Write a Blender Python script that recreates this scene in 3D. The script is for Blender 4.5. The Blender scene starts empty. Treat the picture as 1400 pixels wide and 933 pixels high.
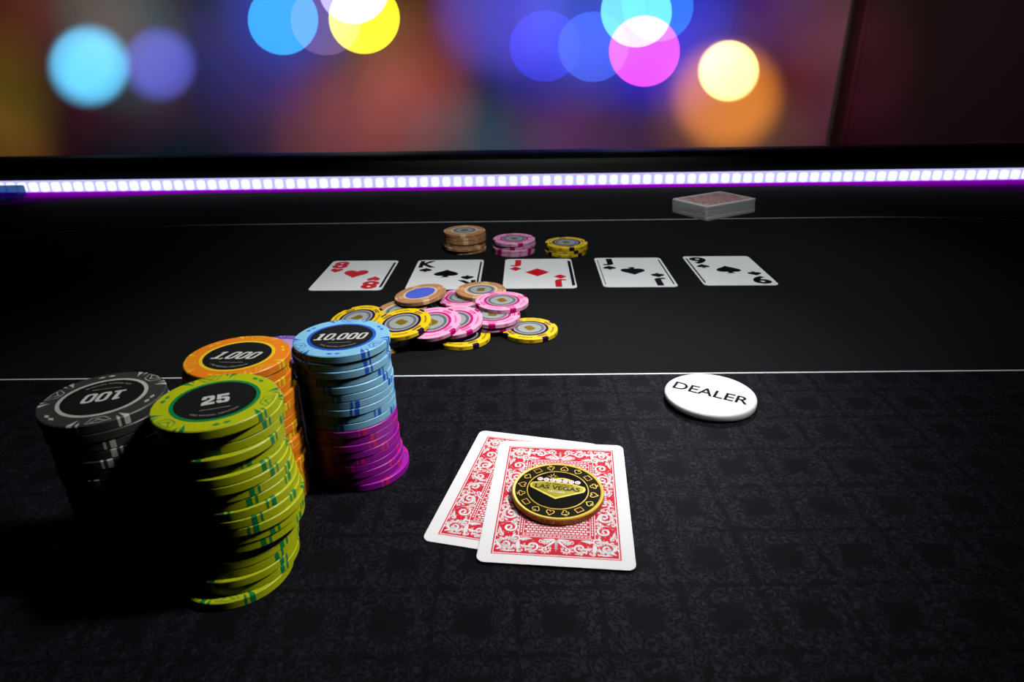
import bpy, bmesh, math, random
from math import sin, cos, pi, radians as rad, sqrt, atan2
from mathutils import Vector, Matrix

random.seed(7)
SC = bpy.context.scene
COL = SC.collection
T0 = 0.76                                   # height of the table top above the floor

# ------------------------------------------------------------------ camera
F_PX, PITCH, ROLL, CAM_H = 886.4, rad(23.8247), rad(-0.745), 0.18566
cam_d = bpy.data.cameras.new('camera')
cam_d.sensor_width = 36.0
cam_d.lens = F_PX / 1400 * 36.0
cam_d.clip_start, cam_d.clip_end = 0.01, 60
cam_d.dof.use_dof = True
cam_d.dof.focus_distance = 0.36
cam_d.dof.aperture_fstop = 20.0
cam = bpy.data.objects.new('camera', cam_d)
COL.objects.link(cam)
right, up, fwd = Vector((1, 0, 0)), Vector((0, sin(PITCH), cos(PITCH))), Vector((0, cos(PITCH), -sin(PITCH)))
c_r = right * cos(ROLL) + up * sin(ROLL)
c_u = up * cos(ROLL) - right * sin(ROLL)
mw = Matrix((c_r, c_u, -fwd)).transposed().to_4x4()
mw.translation = (0, 0, T0 + CAM_H)
cam.matrix_world = mw
SC.camera = cam

# ------------------------------------------------------------------ view, world
SC.view_settings.view_transform = 'Standard'
SC.view_settings.look = 'None'
SC.view_settings.gamma = 1
SC.view_settings.use_curve_mapping = False
SC.view_settings.exposure = 0.0
SC.cycles.diffuse_bounces = 0              # the photograph's blacks are deep: no light bounced between matt things
world = bpy.data.worlds.new('world')
SC.world = world
world.use_nodes = True
world.node_tree.nodes['Background'].inputs[0].default_value = (0.02, 0.02, 0.03, 1)
world.node_tree.nodes['Background'].inputs[1].default_value = 0.02


def lin(c):
    return tuple(((v / 255) / 12.92 if v <= 10 else ((v / 255 + 0.055) / 1.055) ** 2.4) for v in c)


def spot(name, loc, target, power, color, angle, blend=1.0, size=0.02):
    d = bpy.data.lights.new(name, 'SPOT')
    d.energy, d.color = power, color
    d.spot_size, d.spot_blend = rad(angle), blend
    d.shadow_soft_size = size
    o = bpy.data.objects.new(name, d)
    COL.objects.link(o)
    o.location = Vector(loc) + Vector((0, 0, T0))
    o.rotation_euler = (Vector(target) - Vector(loc)).to_track_quat('-Z', 'Y').to_euler()
    return o


def at(px, py, Y):
    """point at depth Y (metres ahead of the camera) on the sight line of a photo pixel, relative to the table top"""
    U, V = px - 700, py - 466.5
    d = c_r * U - c_u * V + fwd * F_PX
    return d * (Y / d.y) + Vector((0, 0, CAM_H))


# table lamps: the key stands high to the right of the table, a weak one above the far side
spot('table_spot', (0.41, 0.275, 0.70), (-0.050, 0.318, 0.0), 25.5, (1.0, 0.97, 0.96), 38, 1.0, 0.05)
spot('rear_spot', (0.26, 0.97, 0.60), (0.07, 0.29, 0.0), 10.5, (0.97, 0.95, 1.0), 32, 1.0, 0.05)
spot('far_spot', (0.12, 0.20, 0.95), (0.075, 0.60, 0.0), 24.0, (0.93, 0.97, 0.97), 50, 1.0, 0.04)

# unseen spots added to wash the back wall with the blurred background's colours
WALL_Y = 4.3
POOLS = [  # photo pixel the added spot is aimed at, colour it leaves on the wall
    (-10, 0, 0.091, 0.018, 0.002), (-10, 55, 0.024, 0.000, 0.000), (-10, 110, 0.046, 0.049, 0.000), (-10, 165, 0.042, 0.033, 0.000),
    (-10, 220, 0.129, 0.051, 0.010), (48, 165, 0.038, 0.000, 0.000), (106, 0, 0.084, 0.024, 0.011), (164, 0, 0.093, 0.059, 0.053),
    (164, 55, 0.007, 0.071, 0.056), (164, 110, 0.046, 0.000, 0.000), (280, 110, 0.029, 0.003, 0.000), (338, 0, 0.041, 0.020, 0.011),
    (338, 55, 0.000, 0.018, 0.129), (338, 110, 0.000, 0.000, 0.074), (396, 0, 0.018, 0.040, 0.369), (396, 55, 0.000, 0.000, 0.090),
    (396, 165, 0.042, 0.011, 0.000), (396, 220, 0.010, 0.007, 0.023), (454, 165, 0.126, 0.021, 0.016), (454, 220, 0.056, 0.020, 0.028),
    (512, 110, 0.049, 0.008, 0.000), (512, 165, 0.132, 0.027, 0.048), (570, 55, 0.107, 0.000, 0.000), (570, 110, 0.122, 0.019, 0.036),
    (570, 165, 0.159, 0.039, 0.008), (628, 220, 0.000, 0.054, 0.073), (686, 0, 0.119, 0.083, 0.714), (686, 55, 0.000, 0.019, 0.056),
    (686, 165, 0.000, 0.000, 0.025), (686, 220, 0.017, 0.041, 0.046), (744, 55, 0.000, 0.012, 0.322), (744, 110, 0.028, 0.000, 0.043),
    (744, 220, 0.050, 0.012, 0.019), (802, 0, 0.023, 0.074, 0.332), (802, 55, 0.037, 0.047, 0.228), (802, 220, 0.080, 0.024, 0.118),
    (860, 55, 0.000, 0.000, 0.433), (918, 0, 0.014, 0.043, 0.322), (918, 55, 0.000, 0.000, 0.468), (918, 110, 0.000, 0.000, 0.094),
    (976, 0, 0.006, 0.000, 0.125), (976, 110, 0.033, 0.028, 0.007), (976, 165, 0.153, 0.047, 0.012), (1034, 0, 0.000, 0.008, 0.118),
    (1034, 165, 0.045, 0.000, 0.000), (1034, 220, 0.075, 0.058, 0.043), (1092, 0, 0.066, 0.010, 0.034), (1092, 55, 0.034, 0.000, 0.000),
    (1150, 0, 0.043, 0.033, 0.037), (1150, 110, 0.093, 0.015, 0.038), (1150, 220, 0.036, 0.004, 0.023),
]
for px, py, *colr in POOLS:
    tgt = at(px, py, WALL_Y - 0.01)
    src = Vector((tgt.x * 0.88, WALL_Y - 2.3, max(0.62, tgt.z + 0.5)))
    mxc = max(colr)
    spot('added_wash_spot', src, tgt, 480.0 * mxc, [v / mxc for v in colr], 23, 1.0, 0.03)
spot('added_wash_spot', (1.2, 1.9, 1.3), at(1360, 110, 4.1), 45, (1.0, 0.9, 0.9), 42, 1.0, 0.05)  # unseen spot added to lift the dark partition


# ------------------------------------------------------------------ materials
def mat(name, color, rough=0.5, metal=0.0, spec=0.5, noise=0.0, nscale=400.0, bump=0.0, coat=0.0, sub=0.0):
    m = bpy.data.materials.new(name)
    m.use_nodes = True
    nt = m.node_tree
    b = nt.nodes['Principled BSDF']
    col = tuple(color) + (1,)
    b.inputs['Base Color'].default_value = col
    b.inputs['Roughness'].default_value = rough
    b.inputs['Metallic'].default_value = metal
    b.inputs['Specular IOR Level'].default_value = spec
    b.inputs['Coat Weight'].default_value = coat
    b.inputs['Subsurface Weight'].default_value = sub
    if sub:
        b.inputs['Subsurface Radius'].default_value = (0.006, 0.006, 0.005)
    if noise or bump:
        tc = nt.nodes.new('ShaderNodeTexCoord')
        n = nt.nodes.new('ShaderNodeTexNoise')
        n.inputs['Scale'].default_value = nscale
        n.inputs['Detail'].default_value = 4
        nt.links.new(tc.outputs['Object'], n.inputs['Vector'])
        if noise:
            mx = nt.nodes.new('ShaderNodeMix')
            mx.data_type = 'RGBA'
            mx.inputs[6].default_value = tuple(v * (1 - noise) for v in color) + (1,)
            mx.inputs[7].default_value = tuple(min(1, v * (1 + noise)) for v in color) + (1,)
            nt.links.new(n.outputs['Fac'], mx.inputs[0])
            nt.links.new(mx.outputs[2], b.inputs['Base Color'])
        if bump:
            bp = nt.nodes.new('ShaderNodeBump')
            bp.inputs['Strength'].default_value = bump
            bp.inputs['Distance'].default_value = 0.0004
            nt.links.new(n.outputs['Fac'], bp.inputs['Height'])
            nt.links.new(bp.outputs['Normal'], b.inputs['Normal'])
    return m


def emat(name, color, strength):
    m = bpy.data.materials.new(name)
    m.use_nodes = True
    nt = m.node_tree
    nt.nodes.remove(nt.nodes['Principled BSDF'])
    e = nt.nodes.new('ShaderNodeEmission')
    e.inputs[0].default_value = tuple(color) + (1,)
    e.inputs[1].default_value = strength
    nt.links.new(e.outputs[0], nt.nodes['Material Output'].inputs[0])
    return m


def blur_disc_mat(name, color, s_surf, s_vol, radius):
    """see-through blur disc of a light: glow of its surface (s_surf) and volume (s_vol)"""
    m = bpy.data.materials.new(name)
    m.use_nodes = True
    nt = m.node_tree
    nt.nodes.remove(nt.nodes['Principled BSDF'])
    out = nt.nodes['Material Output']
    e = nt.nodes.new('ShaderNodeEmission')
    e.inputs[0].default_value = tuple(color) + (1,)
    e.inputs[1].default_value = s_surf / 2
    t = nt.nodes.new('ShaderNodeBsdfTransparent')
    a = nt.nodes.new('ShaderNodeAddShader')
    nt.links.new(e.outputs[0], a.inputs[0])
    nt.links.new(t.outputs[0], a.inputs[1])
    nt.links.new((a if s_surf > 0 else t).outputs[0], out.inputs['Surface'])
    if s_vol > 0:
        v = nt.nodes.new('ShaderNodeEmission')
        v.inputs[0].default_value = tuple(color) + (1,)
        v.inputs[1].default_value = s_vol / (2 * radius)
        nt.links.new(v.outputs[0], out.inputs['Volume'])
    return m


M = {}
M['card_white'] = mat('card_white', lin((243, 243, 243)), 0.6, spec=0.3, noise=0.02, nscale=900)
M['card_red'] = mat('card_red', lin((214, 24, 50)), 0.6, spec=0.2, noise=0.08, nscale=700)
M['ink_red'] = mat('ink_red', lin((222, 8, 22)), 0.4)
M['ink_black'] = mat('ink_black', (0.003, 0.003, 0.003), 0.6, spec=0.08)
M['button_white'] = mat('button_white', lin((232, 230, 230)), 0.45, spec=0.3, noise=0.015, nscale=300, sub=0.5)
M['gold'] = mat('gold', lin((255, 220, 80)), 0.35, metal=0.15, noise=0.06, nscale=1500)
M['copper_edge'] = mat('copper_edge', lin((235, 140, 66)), 0.36, metal=0.2, noise=0.1, nscale=1500)
M['enamel_black'] = mat('enamel_black', (0.003, 0.003, 0.002), 0.5, spec=0.04)
M['enamel_olive'] = mat('enamel_olive', (0.013, 0.011, 0.002), 0.5, spec=0.05)
M['enamel_red'] = mat('enamel_red', (0.05, 0.002, 0.002), 0.5, spec=0.05)
M['sign_green'] = mat('sign_green', lin((170, 160, 20)), 0.35, metal=0.4, noise=0.2, nscale=900)
M['sign_white'] = mat('sign_white', lin((245, 240, 245)), 0.4)
M['sign_maroon'] = mat('sign_maroon', (0.03, 0.004, 0.003), 0.4, spec=0.2)
M['inlay_black'] = mat('inlay_black', (0.010, 0.011, 0.010), 0.5, spec=0.2, noise=0.25, nscale=900)
M['number_silver'] = mat('number_silver', lin((214, 214, 208)), 0.4, noise=0.06, nscale=1500)
M['small_print'] = mat('small_print', lin((165, 165, 156)), 0.5)
M['label_silver'] = mat('label_silver', lin((190, 196, 196)), 0.35, metal=0.3, noise=0.08, nscale=500)
M['label_grey'] = mat('label_grey', lin((120, 126, 126)), 0.35, metal=0.3, noise=0.1, nscale=700)
M['label_blue_reflection'] = mat('label_blue_reflection', lin((80, 105, 225)), 0.3, noise=0.12, nscale=500)  # blue reflection on the label, put into its colour
M['label_gold'] = mat('label_gold', lin((176, 142, 36)), 0.35, metal=0.5, noise=0.3, nscale=2500)
M['rail_vinyl'] = mat('rail_vinyl', (0.004, 0.004, 0.005), 0.55, bump=0.3, nscale=900)
M['purple_glow'] = mat('purple_glow', lin((215, 0, 255)), 0.7, spec=0.0)  # purple LED glow put into the colour of ledge and lip
M['clip_blue'] = mat('clip_blue', lin((60, 120, 235)), 0.4)
nt_ = M['clip_blue'].node_tree
tr_ = nt_.nodes.new('ShaderNodeBsdfTransparent')
tr_.inputs[0].default_value = (0.26, 0.42, 0.68, 1)
ms_ = nt_.nodes.new('ShaderNodeMixShader')
ms_.inputs[0].default_value = 0.7
nt_.links.new(nt_.nodes['Principled BSDF'].outputs[0], ms_.inputs[1])
nt_.links.new(tr_.outputs[0], ms_.inputs[2])
nt_.links.new(ms_.outputs[0], nt_.nodes['Material Output'].inputs[0])
M['line_white'] = mat('line_white', lin((214, 216, 222)), 0.6, noise=0.15, nscale=900)
M['line_grey'] = mat('line_grey', lin((190, 191, 197)), 0.6, noise=0.15, nscale=900)
M['felt_black'] = mat('felt_black', (0.0085, 0.0087, 0.0092), 0.85, spec=0.08, noise=0.25, nscale=1500, bump=0.25)
M['wood_dark'] = mat('wood_dark', (0.01, 0.008, 0.007), 0.5, noise=0.3, nscale=20)
M['wall_paint'] = mat('wall_paint', (0.26, 0.25, 0.25), 0.9, noise=0.08, nscale=3)
M['dark_paint'] = mat('dark_paint', lin((74, 46, 50)), 0.85, noise=0.12, nscale=4)
M['carpet'] = mat('carpet', lin((60, 26, 34)), 0.95, noise=0.4, nscale=40)
M['ceiling_paint'] = mat('ceiling_paint', (0.03, 0.025, 0.03), 0.9)
M['cord_black'] = mat('cord_black', (0.004, 0.004, 0.004), 0.5)
M['led_white'] = emat('led_white', (0.84, 0.88, 1.0), 1.15)
M['led_band'] = emat('led_band', (0.58, 0.56, 1.0), 0.95)


def cloth_material():
    """speed cloth: a woven grid of ornamented bands round plain squares, pitch 30.7 mm"""
    m = bpy.data.materials.new('patterned_cloth')
    m.use_nodes = True
    nt = m.node_tree
    N, L = nt.nodes, nt.links
    b = N['Principled BSDF']

    def math_(op, a, b_=None, clamp=False):
        n = N.new('ShaderNodeMath')
        n.operation = op
        n.use_clamp = clamp
        for i, v in enumerate((a, b_)):
            if v is None:
                continue
            if isinstance(v, (int, float)):
                n.inputs[i].default_value = v
            else:
                L.new(v, n.inputs[i])
        return n.outputs[0]

    def step(v, lo, hi):
        n = N.new('ShaderNodeMapRange')
        n.interpolation_type = 'SMOOTHSTEP'
        L.new(v, n.inputs[0])
        n.inputs[1].default_value, n.inputs[2].default_value = lo, hi
        return n.outputs[0]
    tc = N.new('ShaderNodeTexCoord')
    sep = N.new('ShaderNodeSeparateXYZ')
    L.new(tc.outputs['Object'], sep.inputs[0])
    P = 0.0307

    def fold(s, off):        # distance to the nearest grid line
        u = math_('FRACT', math_('DIVIDE', math_('ADD', s, 10 * P - off), P))
        return math_('MULTIPLY', math_('SUBTRACT', 0.5, math_('ABSOLUTE', math_('SUBTRACT', u, 0.5))), P)
    dx, dy = fold(sep.outputs[0], 0.0 + 0.1235 - 4 * P), fold(sep.outputs[1], 0.2184 - 7 * P)
    wob = N.new('ShaderNodeTexNoise')
    wob.inputs['Scale'].default_value = 260
    wob.inputs['Detail'].default_value = 3
    L.new(tc.outputs['Object'], wob.inputs['Vector'])
    w = math_('MULTIPLY', math_('SUBTRACT', wob.outputs['Fac'], 0.5), 0.010)
    d = math_('MINIMUM', dx, dy)
    dd = math_('ADD', d, w)
    band = math_('MULTIPLY', step(dd, 0.0002, 0.0016), math_('SUBTRACT', 1.0, step(dd, 0.0070, 0.0105)))
    # scroll ornament: rings of distorted cells
    mp = N.new('ShaderNodeMapping')
    L.new(tc.outputs['Object'], mp.inputs['Vector'])
    dis = N.new('ShaderNodeMix')
    dis.data_type = 'RGBA'
    dis.blend_type = 'ADD'
    dis.inputs[0].default_value = 0.0032
    L.new(mp.outputs[0], dis.inputs[6])
    L.new(wob.outputs['Color'], dis.inputs[7])
    vo = N.new('ShaderNodeTexVoronoi')
    vo.inputs['Scale'].default_value = 330
    L.new(dis.outputs[2], vo.inputs['Vector'])
    vo2 = N.new('ShaderNodeTexVoronoi')
    vo2.inputs['Scale'].default_value = 210
    L.new(dis.outputs[2], vo2.inputs['Vector'])
    rings = math_('ABSOLUTE', math_('SINE', math_('MULTIPLY', vo2.outputs['Distance'], 11.0)))
    blobs = math_('SUBTRACT', 1.0, step(vo.outputs['Distance'], 0.22, 0.42))
    orn = math_('ADD', math_('MULTIPLY', step(rings, 0.45, 0.95), 0.55), math_('MULTIPLY', blobs, 0.6), clamp=True)
    fac = math_('MULTIPLY', band, orn)
    fine = N.new('ShaderNodeTexNoise')
    fine.inputs['Scale'].default_value = 2200
    L.new(tc.outputs['Object'], fine.inputs['Vector'])
    mx = N.new('ShaderNodeMix')
    mx.data_type = 'RGBA'
    mx.inputs[6].default_value = (0.0066, 0.0061, 0.0080, 1)
    mx.inputs[7].default_value = (0.0160, 0.0148, 0.0212, 1)
    L.new(fac, mx.inputs[0])
    L.new(mx.outputs[2], b.inputs['Base Color'])
    b.inputs['Roughness'].default_value = 0.46
    b.inputs['Specular Tint'].default_value = (0.86, 0.82, 1.0, 1)
    L.new(math_('ADD', 0.026, math_('MULTIPLY', fac, 0.050)), b.inputs['Specular IOR Level'])
    bp = N.new('ShaderNodeBump')
    bp.inputs['Strength'].default_value = 0.35
    bp.inputs['Distance'].default_value = 0.0002
    L.new(math_('ADD', fac, math_('MULTIPLY', fine.outputs['Fac'], 0.6)), bp.inputs['Height'])
    L.new(bp.outputs['Normal'], b.inputs['Normal'])
    return m


M['cloth'] = cloth_material()


# ------------------------------------------------------------------ mesh helpers
class MB:
    def __init__(s):
        s.v, s.f = [], []

    def add(s, vs, fs):
        o = len(s.v)
        s.v += [tuple(v) for v in vs]
        s.f += [tuple(i + o for i in f) for f in fs]
        return s

    def poly(s, pts, z=0.0):
        a = sum(pts[i][0] * pts[(i + 1) % len(pts)][1] - pts[(i + 1) % len(pts)][0] * pts[i][1] for i in range(len(pts)))
        if a < 0:
            pts = pts[::-1]
        return s.add([(x, y, z) for x, y in pts], [tuple(range(len(pts)))])

    def strip(s, A, B, z=0.0, closed=True):
        n = len(A)
        fs = [(i, (i + 1) % n, n + (i + 1) % n, n + i) for i in range(n if closed else n - 1)]
        return s.add([(x, y, z) for x, y in A] + [(x, y, z) for x, y in B], fs)

    def ribbon(s, pts, w, z=0.0, closed=False):
        n = len(pts)
        A, B = [], []
        for i in range(n):
            p = pts[(i - 1) % n] if (closed or i > 0) else pts[i]
            q = pts[(i + 1) % n] if (closed or i < n - 1) else pts[i]
            dx, dy = q[0] - p[0], q[1] - p[1]
            l = math.hypot(dx, dy) or 1
            ww = (w[i] if isinstance(w, (list, tuple)) else w) / 2
            A.append((pts[i][0] + dy / l * ww, pts[i][1] - dx / l * ww))
            B.append((pts[i][0] - dy / l * ww, pts[i][1] + dx / l * ww))
        return s.strip(A, B, z, closed)

    def disc(s, r, z=0.0, n=24, c=(0, 0)):
        return s.poly([(c[0] + r * cos(2 * pi * i / n), c[1] + r * sin(2 * pi * i / n)) for i in range(n)], z)

    def annulus(s, r0, r1, z=0.0, n=64, a0=0.0, a1=None):
        cl = a1 is None
        k = n if cl else n + 1
        st = (2 * pi / n) if cl else (a1 - a0) / n
        O = [(r1 * cos(a0 + st * i), r1 * sin(a0 + st * i)) for i in range(k)]
        I = [(r0 * cos(a0 + st * i), r0 * sin(a0 + st * i)) for i in range(k)]
        return s.strip(O, I, z, cl)

    def lathe(s, prof, n=64, a0=0.0, a1=None):
        """prof: (r, z) from the bottom up, outside to the right"""
        cl = a1 is None
        k = n if cl else n + 1
        st = (2 * pi / n) if cl else (a1 - a0) / n
        m = len(prof)
        vs = [(r * cos(a0 + st * i), r * sin(a0 + st * i), z) for i in range(k) for r, z in prof]
        fs = []
        for i in range(n):
            j = (i + 1) % k
            for q in range(m - 1):
                fs.append((i * m + q, j * m + q, j * m + q + 1, i * m + q + 1))
        if cl and prof[0][0] > 0 and prof[-1][0] > 0:
            fs.append(tuple(i * m for i in range(n))[::-1])
            fs.append(tuple(i * m + m - 1 for i in range(n)))
        return s.add(vs, fs)

    def prism(s, pts, z0, z1):
        n = len(pts)
        a = sum(pts[i][0] * pts[(i + 1) % n][1] - pts[(i + 1) % n][0] * pts[i][1] for i in range(n))
        if a < 0:
            pts = pts[::-1]
        vs = [(x, y, z0) for x, y in pts] + [(x, y, z1) for x, y in pts]
        fs = [tuple(range(n))[::-1], tuple(range(n, 2 * n))] + [(i, (i + 1) % n, n + (i + 1) % n, n + i) for i in range(n)]
        return s.add(vs, fs)

    def box(s, x0, x1, y0, y1, z0, z1):
        return s.prism([(x0, y0), (x1, y0), (x1, y1), (x0, y1)], z0, z1)

    def xf(s, fn):
        s.v = [fn(*v) for v in s.v]
        return s

    def mesh(s, name, smooth=False):
        me = bpy.data.meshes.new(name)
        me.from_pydata(s.v, [], s.f)
        me.validate()
        me.update()
        if smooth:
            me.polygons.foreach_set('use_smooth', [True] * len(me.polygons))
            me.set_sharp_from_angle(angle=rad(35))
        return me


def obj(name, me, m, parent=None, loc=(0, 0, 0), rz=0.0):
    if isinstance(me, MB):
        me = me.mesh(name)
    o = bpy.data.objects.new(name, me)
    COL.objects.link(o)
    if m is not None and not me.materials:
        me.materials.append(m)
    if parent is not None:
        o.parent = parent
    o.location = loc
    o.rotation_euler = (0, 0, rz)
    return o


def thing(name, label, cat, loc=(0, 0, 0), rz=0.0, group=None):
    o = bpy.data.objects.new(name, None)
    COL.objects.link(o)
    o.empty_display_size = 0.01
    o.location = (loc[0], loc[1], loc[2] + T0)
    o.rotation_euler = (0, 0, rz)
    o['label'], o['category'] = label, cat
    if group:
        o['group'] = group
    return o


def struct(name, mb, m):
    o = obj(name, mb, m)
    o['kind'] = 'structure'
    return o


def bevelled(mb, name, width, segs=2):
    bm = bmesh.new()
    me = mb.mesh(name)
    bm.from_mesh(me)
    bmesh.ops.remove_doubles(bm, verts=bm.verts, dist=1e-7)
    bmesh.ops.bevel(bm, geom=list(bm.edges), offset=width, segments=segs, affect='EDGES', profile=0.6)
    bm.to_mesh(me)
    bm.free()
    me.polygons.foreach_set('use_smooth', [True] * len(me.polygons))
    return me


_font = {}


def text2d(s, offset=0.0, shear=0.0):
    """mesh of a word as (verts2d, faces), normalised: height of a capital = 1, centred in x, base at y=0"""
    key = (s, offset, shear)
    if key in _font:
        return _font[key]
    c = bpy.data.curves.new('txt', 'FONT')
    c.body, c.size, c.offset, c.shear = s, 1.0, offset, shear
    c.resolution_u = 4
    o = bpy.data.objects.new('txt', c)
    me = bpy.data.meshes.new_from_object(o)
    vs = [(v.co.x, v.co.y) for v in me.vertices]
    fs = [tuple(p.vertices) for p in me.polygons]
    bpy.data.objects.remove(o)
    bpy.data.curves.remove(c)
    bpy.data.meshes.remove(me)
    x0, x1 = min(v[0] for v in vs), max(v[0] for v in vs)
    y0, y1 = min(v[1] for v in vs), max(v[1] for v in vs)
    h = y1 - y0
    vs = [((x - (x0 + x1) / 2) / h, (y - y0) / h) for x, y in vs]
    _font[key] = (vs, fs, (x1 - x0) / h)
    return _font[key]


def put_text(mb, s, cx, cy, height, width=None, z=0.0, rot=0.0, offset=0.0, shear=0.0):
    """centred on (cx, cy)"""
    vs, fs, asp = text2d(s, offset, shear)
    sx = height if width is None else width / asp
    out = []
    for x, y in vs:
        x, y = x * sx, (y - 0.5) * height
        out.append((cx + x * cos(rot) - y * sin(rot), cy + x * sin(rot) + y * cos(rot), z))
    return mb.add(out, fs)


def bend_text(mb, s, r, a_mid, height, z=0.0, offset=0.0, inward=True, squeeze=1.0):
    """text along a circle; reads with its feet pointing outwards (inward=True) or inwards"""
    vs, fs, asp = text2d(s, offset, 0)
    out = []
    for x, y in vs:
        x, y = x * height * squeeze, (y - 0.5) * height
        if inward:
            a, rr = a_mid + x / r, r - y
        else:
            a, rr = a_mid - x / r, r + y
        out.append((rr * cos(a), rr * sin(a), z))
    return mb.add(out, fs)


# ------------------------------------------------------------------ suits (unit height, centred)
def suit(kind, n=10):
    if kind == 'diamond':
        return [(0, .5), (.38, 0), (0, -.5), (-.38, 0)]
    if kind == 'square':
        return [(-.42, .32), (.42, .32), (.42, -.32), (-.42, -.32)]
    if kind == 'heart':
        p = []
        for i in range(40):
            t = 2 * pi * i / 40
            p.append((16 * sin(t) ** 3 / 34, (13 * cos(t) - 5 * cos(2 * t) - 2 * cos(3 * t) - cos(4 * t) + 2.5) / 29))
        return p
    if kind == 'spade':
        h = suit('heart')
        p = [(x, -y * 0.82 + 0.09) for x, y in h]
        # start at the lower middle cleft, add the stem
        k = min(range(len(p)), key=lambda i: (abs(p[i][0]) > .02, p[i][1] > 0.2, abs(p[i][0])))
        p = p[k + 1:] + p[:k]
        if p[0][0] < p[-1][0]:
            return [(-.04, -.16)] + p + [(.04, -.16), (.06, -.34), (.17, -.5), (-.17, -.5), (-.06, -.34)]
        return [(.04, -.16)] + p + [(-.04, -.16), (-.06, -.34), (-.17, -.5), (.17, -.5), (.06, -.34)]
    if kind == 'club':
        p = []
        def arc(cx, cy, r, a0, a1):
            for i in range(n + 1):
                a = rad(a0 + (a1 - a0) * i / n)
                p.append((cx + r * cos(a), cy + r * sin(a)))
        arc(.24, -.06, .21, -140, 115)
        arc(0, .27, .22, -55, 235)
        arc(-.24, -.06, .21, 65, 320)
        p.extend([(-.05, -.3), (-.16, -.5), (.16, -.5), (.05, -.3)])
        return p


def put_suit(kind, cx, cy, h, w=None, rot=0.0):
    p = suit(kind)
    sx = (w / (max(x for x, y in p) - min(x for x, y in p))) if w else h
    return [(cx + x * sx * cos(rot) - y * h * sin(rot), cy + x * sx * sin(rot) + y * h * cos(rot)) for x, y in p]


# ================================================================== THE ROOM
FL = 0.0
RX, RY0, RY1, CEIL = 4.6, -2.2, WALL_Y, T0 + 1.95
struct('floor', MB().box(-RX, RX, RY0, RY1, -0.1, 0.0), M['carpet'])
struct('wall_back', MB().box(-RX, RX, RY1, RY1 + 0.15, 0, CEIL), M['wall_paint'])
struct('wall_left', MB().box(-RX - 0.15, -RX, RY0, RY1 + 0.15, 0, CEIL), M['dark_paint'])
struct('wall_right', MB().box(RX, RX + 0.15, RY0, RY1 + 0.15, 0, CEIL), M['dark_paint'])
struct('ceiling', MB().box(-RX - 0.15, RX + 0.15, RY0, RY1 + 0.15, CEIL, CEIL + 0.1), M['ceiling_paint'])

# dark partition on the right, its edge upright
e0 = at(1172, 100, 4.1)
pt = thing('partition', 'dark maroon partition panel on the right behind the table', 'partition', (0, 0, -T0))
obj('panel', MB().box(e0.x, RX, 4.10, 4.20, 0.0, CEIL), M['dark_paint'], pt)
obj('edge_post', bevelled(MB().box(e0.x - 0.03, e0.x, 4.085, 4.215, 0.0, CEIL), 'edge_post', 0.008), M['dark_paint'], pt)

# ------------------------------------------------------------------ out-of-focus lights, their blur shaped as glowing discs
BLUR_DISCS = [  # label colour words, px, py, diameter px, depth, colour, surface glow, volume glow
    ('soft cyan blurred light disc at the far left', 122, 90, 128, 3.70, (95, 205, 255), 0, .95),
    ('dim periwinkle blurred light disc beside the soft cyan one', 218, 88, 118, 3.95, (96, 100, 225), 0, .55),
    ('bright sky blue blurred light disc left of the yellow one', 387, 27, 96, 3.60, (40, 172, 255), .95, 0),
    ('dim mauve blurred light disc between the sky blue and yellow ones', 446, 27, 97, 3.20, (104, 78, 112), .8, 0),
    ('bright lilac white blurred light disc overlapping the yellow one', 484, -16, 97, 2.80, (190, 180, 255), 1.0, 0),
    ('bright yellow blurred light disc', 498, 25, 97, 3.95, (255, 250, 40), 1.0, 0),
    ('deep blue blurred light disc, leftmost of the blue cluster', 745, 63, 97, 3.80, (52, 60, 255), .42, 0),
    ('pale blue blurred light disc in the middle of the blue cluster', 811, 64, 96, 3.40, (66, 110, 235), .5, .0),
    ('bright pale cyan blurred light disc above the magenta one', 870, 16, 97, 3.05, (120, 238, 255), .85, 0),
    ('bright magenta blurred light disc', 881, 70, 97, 2.65, (255, 84, 240), .85, 0),
    ('blue blurred light disc peeking out right of the pale cyan one', 899, 8, 98, 3.95, (30, 130, 255), .7, 0),
    ('bright warm white blurred light disc on the right', 996, 97, 88, 3.30, (255, 226, 140), 0.02, 1.7),
    ('large dim amber halo shaped as a disc behind the warm white light', 994, 132, 178, 3.95, (225, 130, 36), 0, .62),
]
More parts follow.
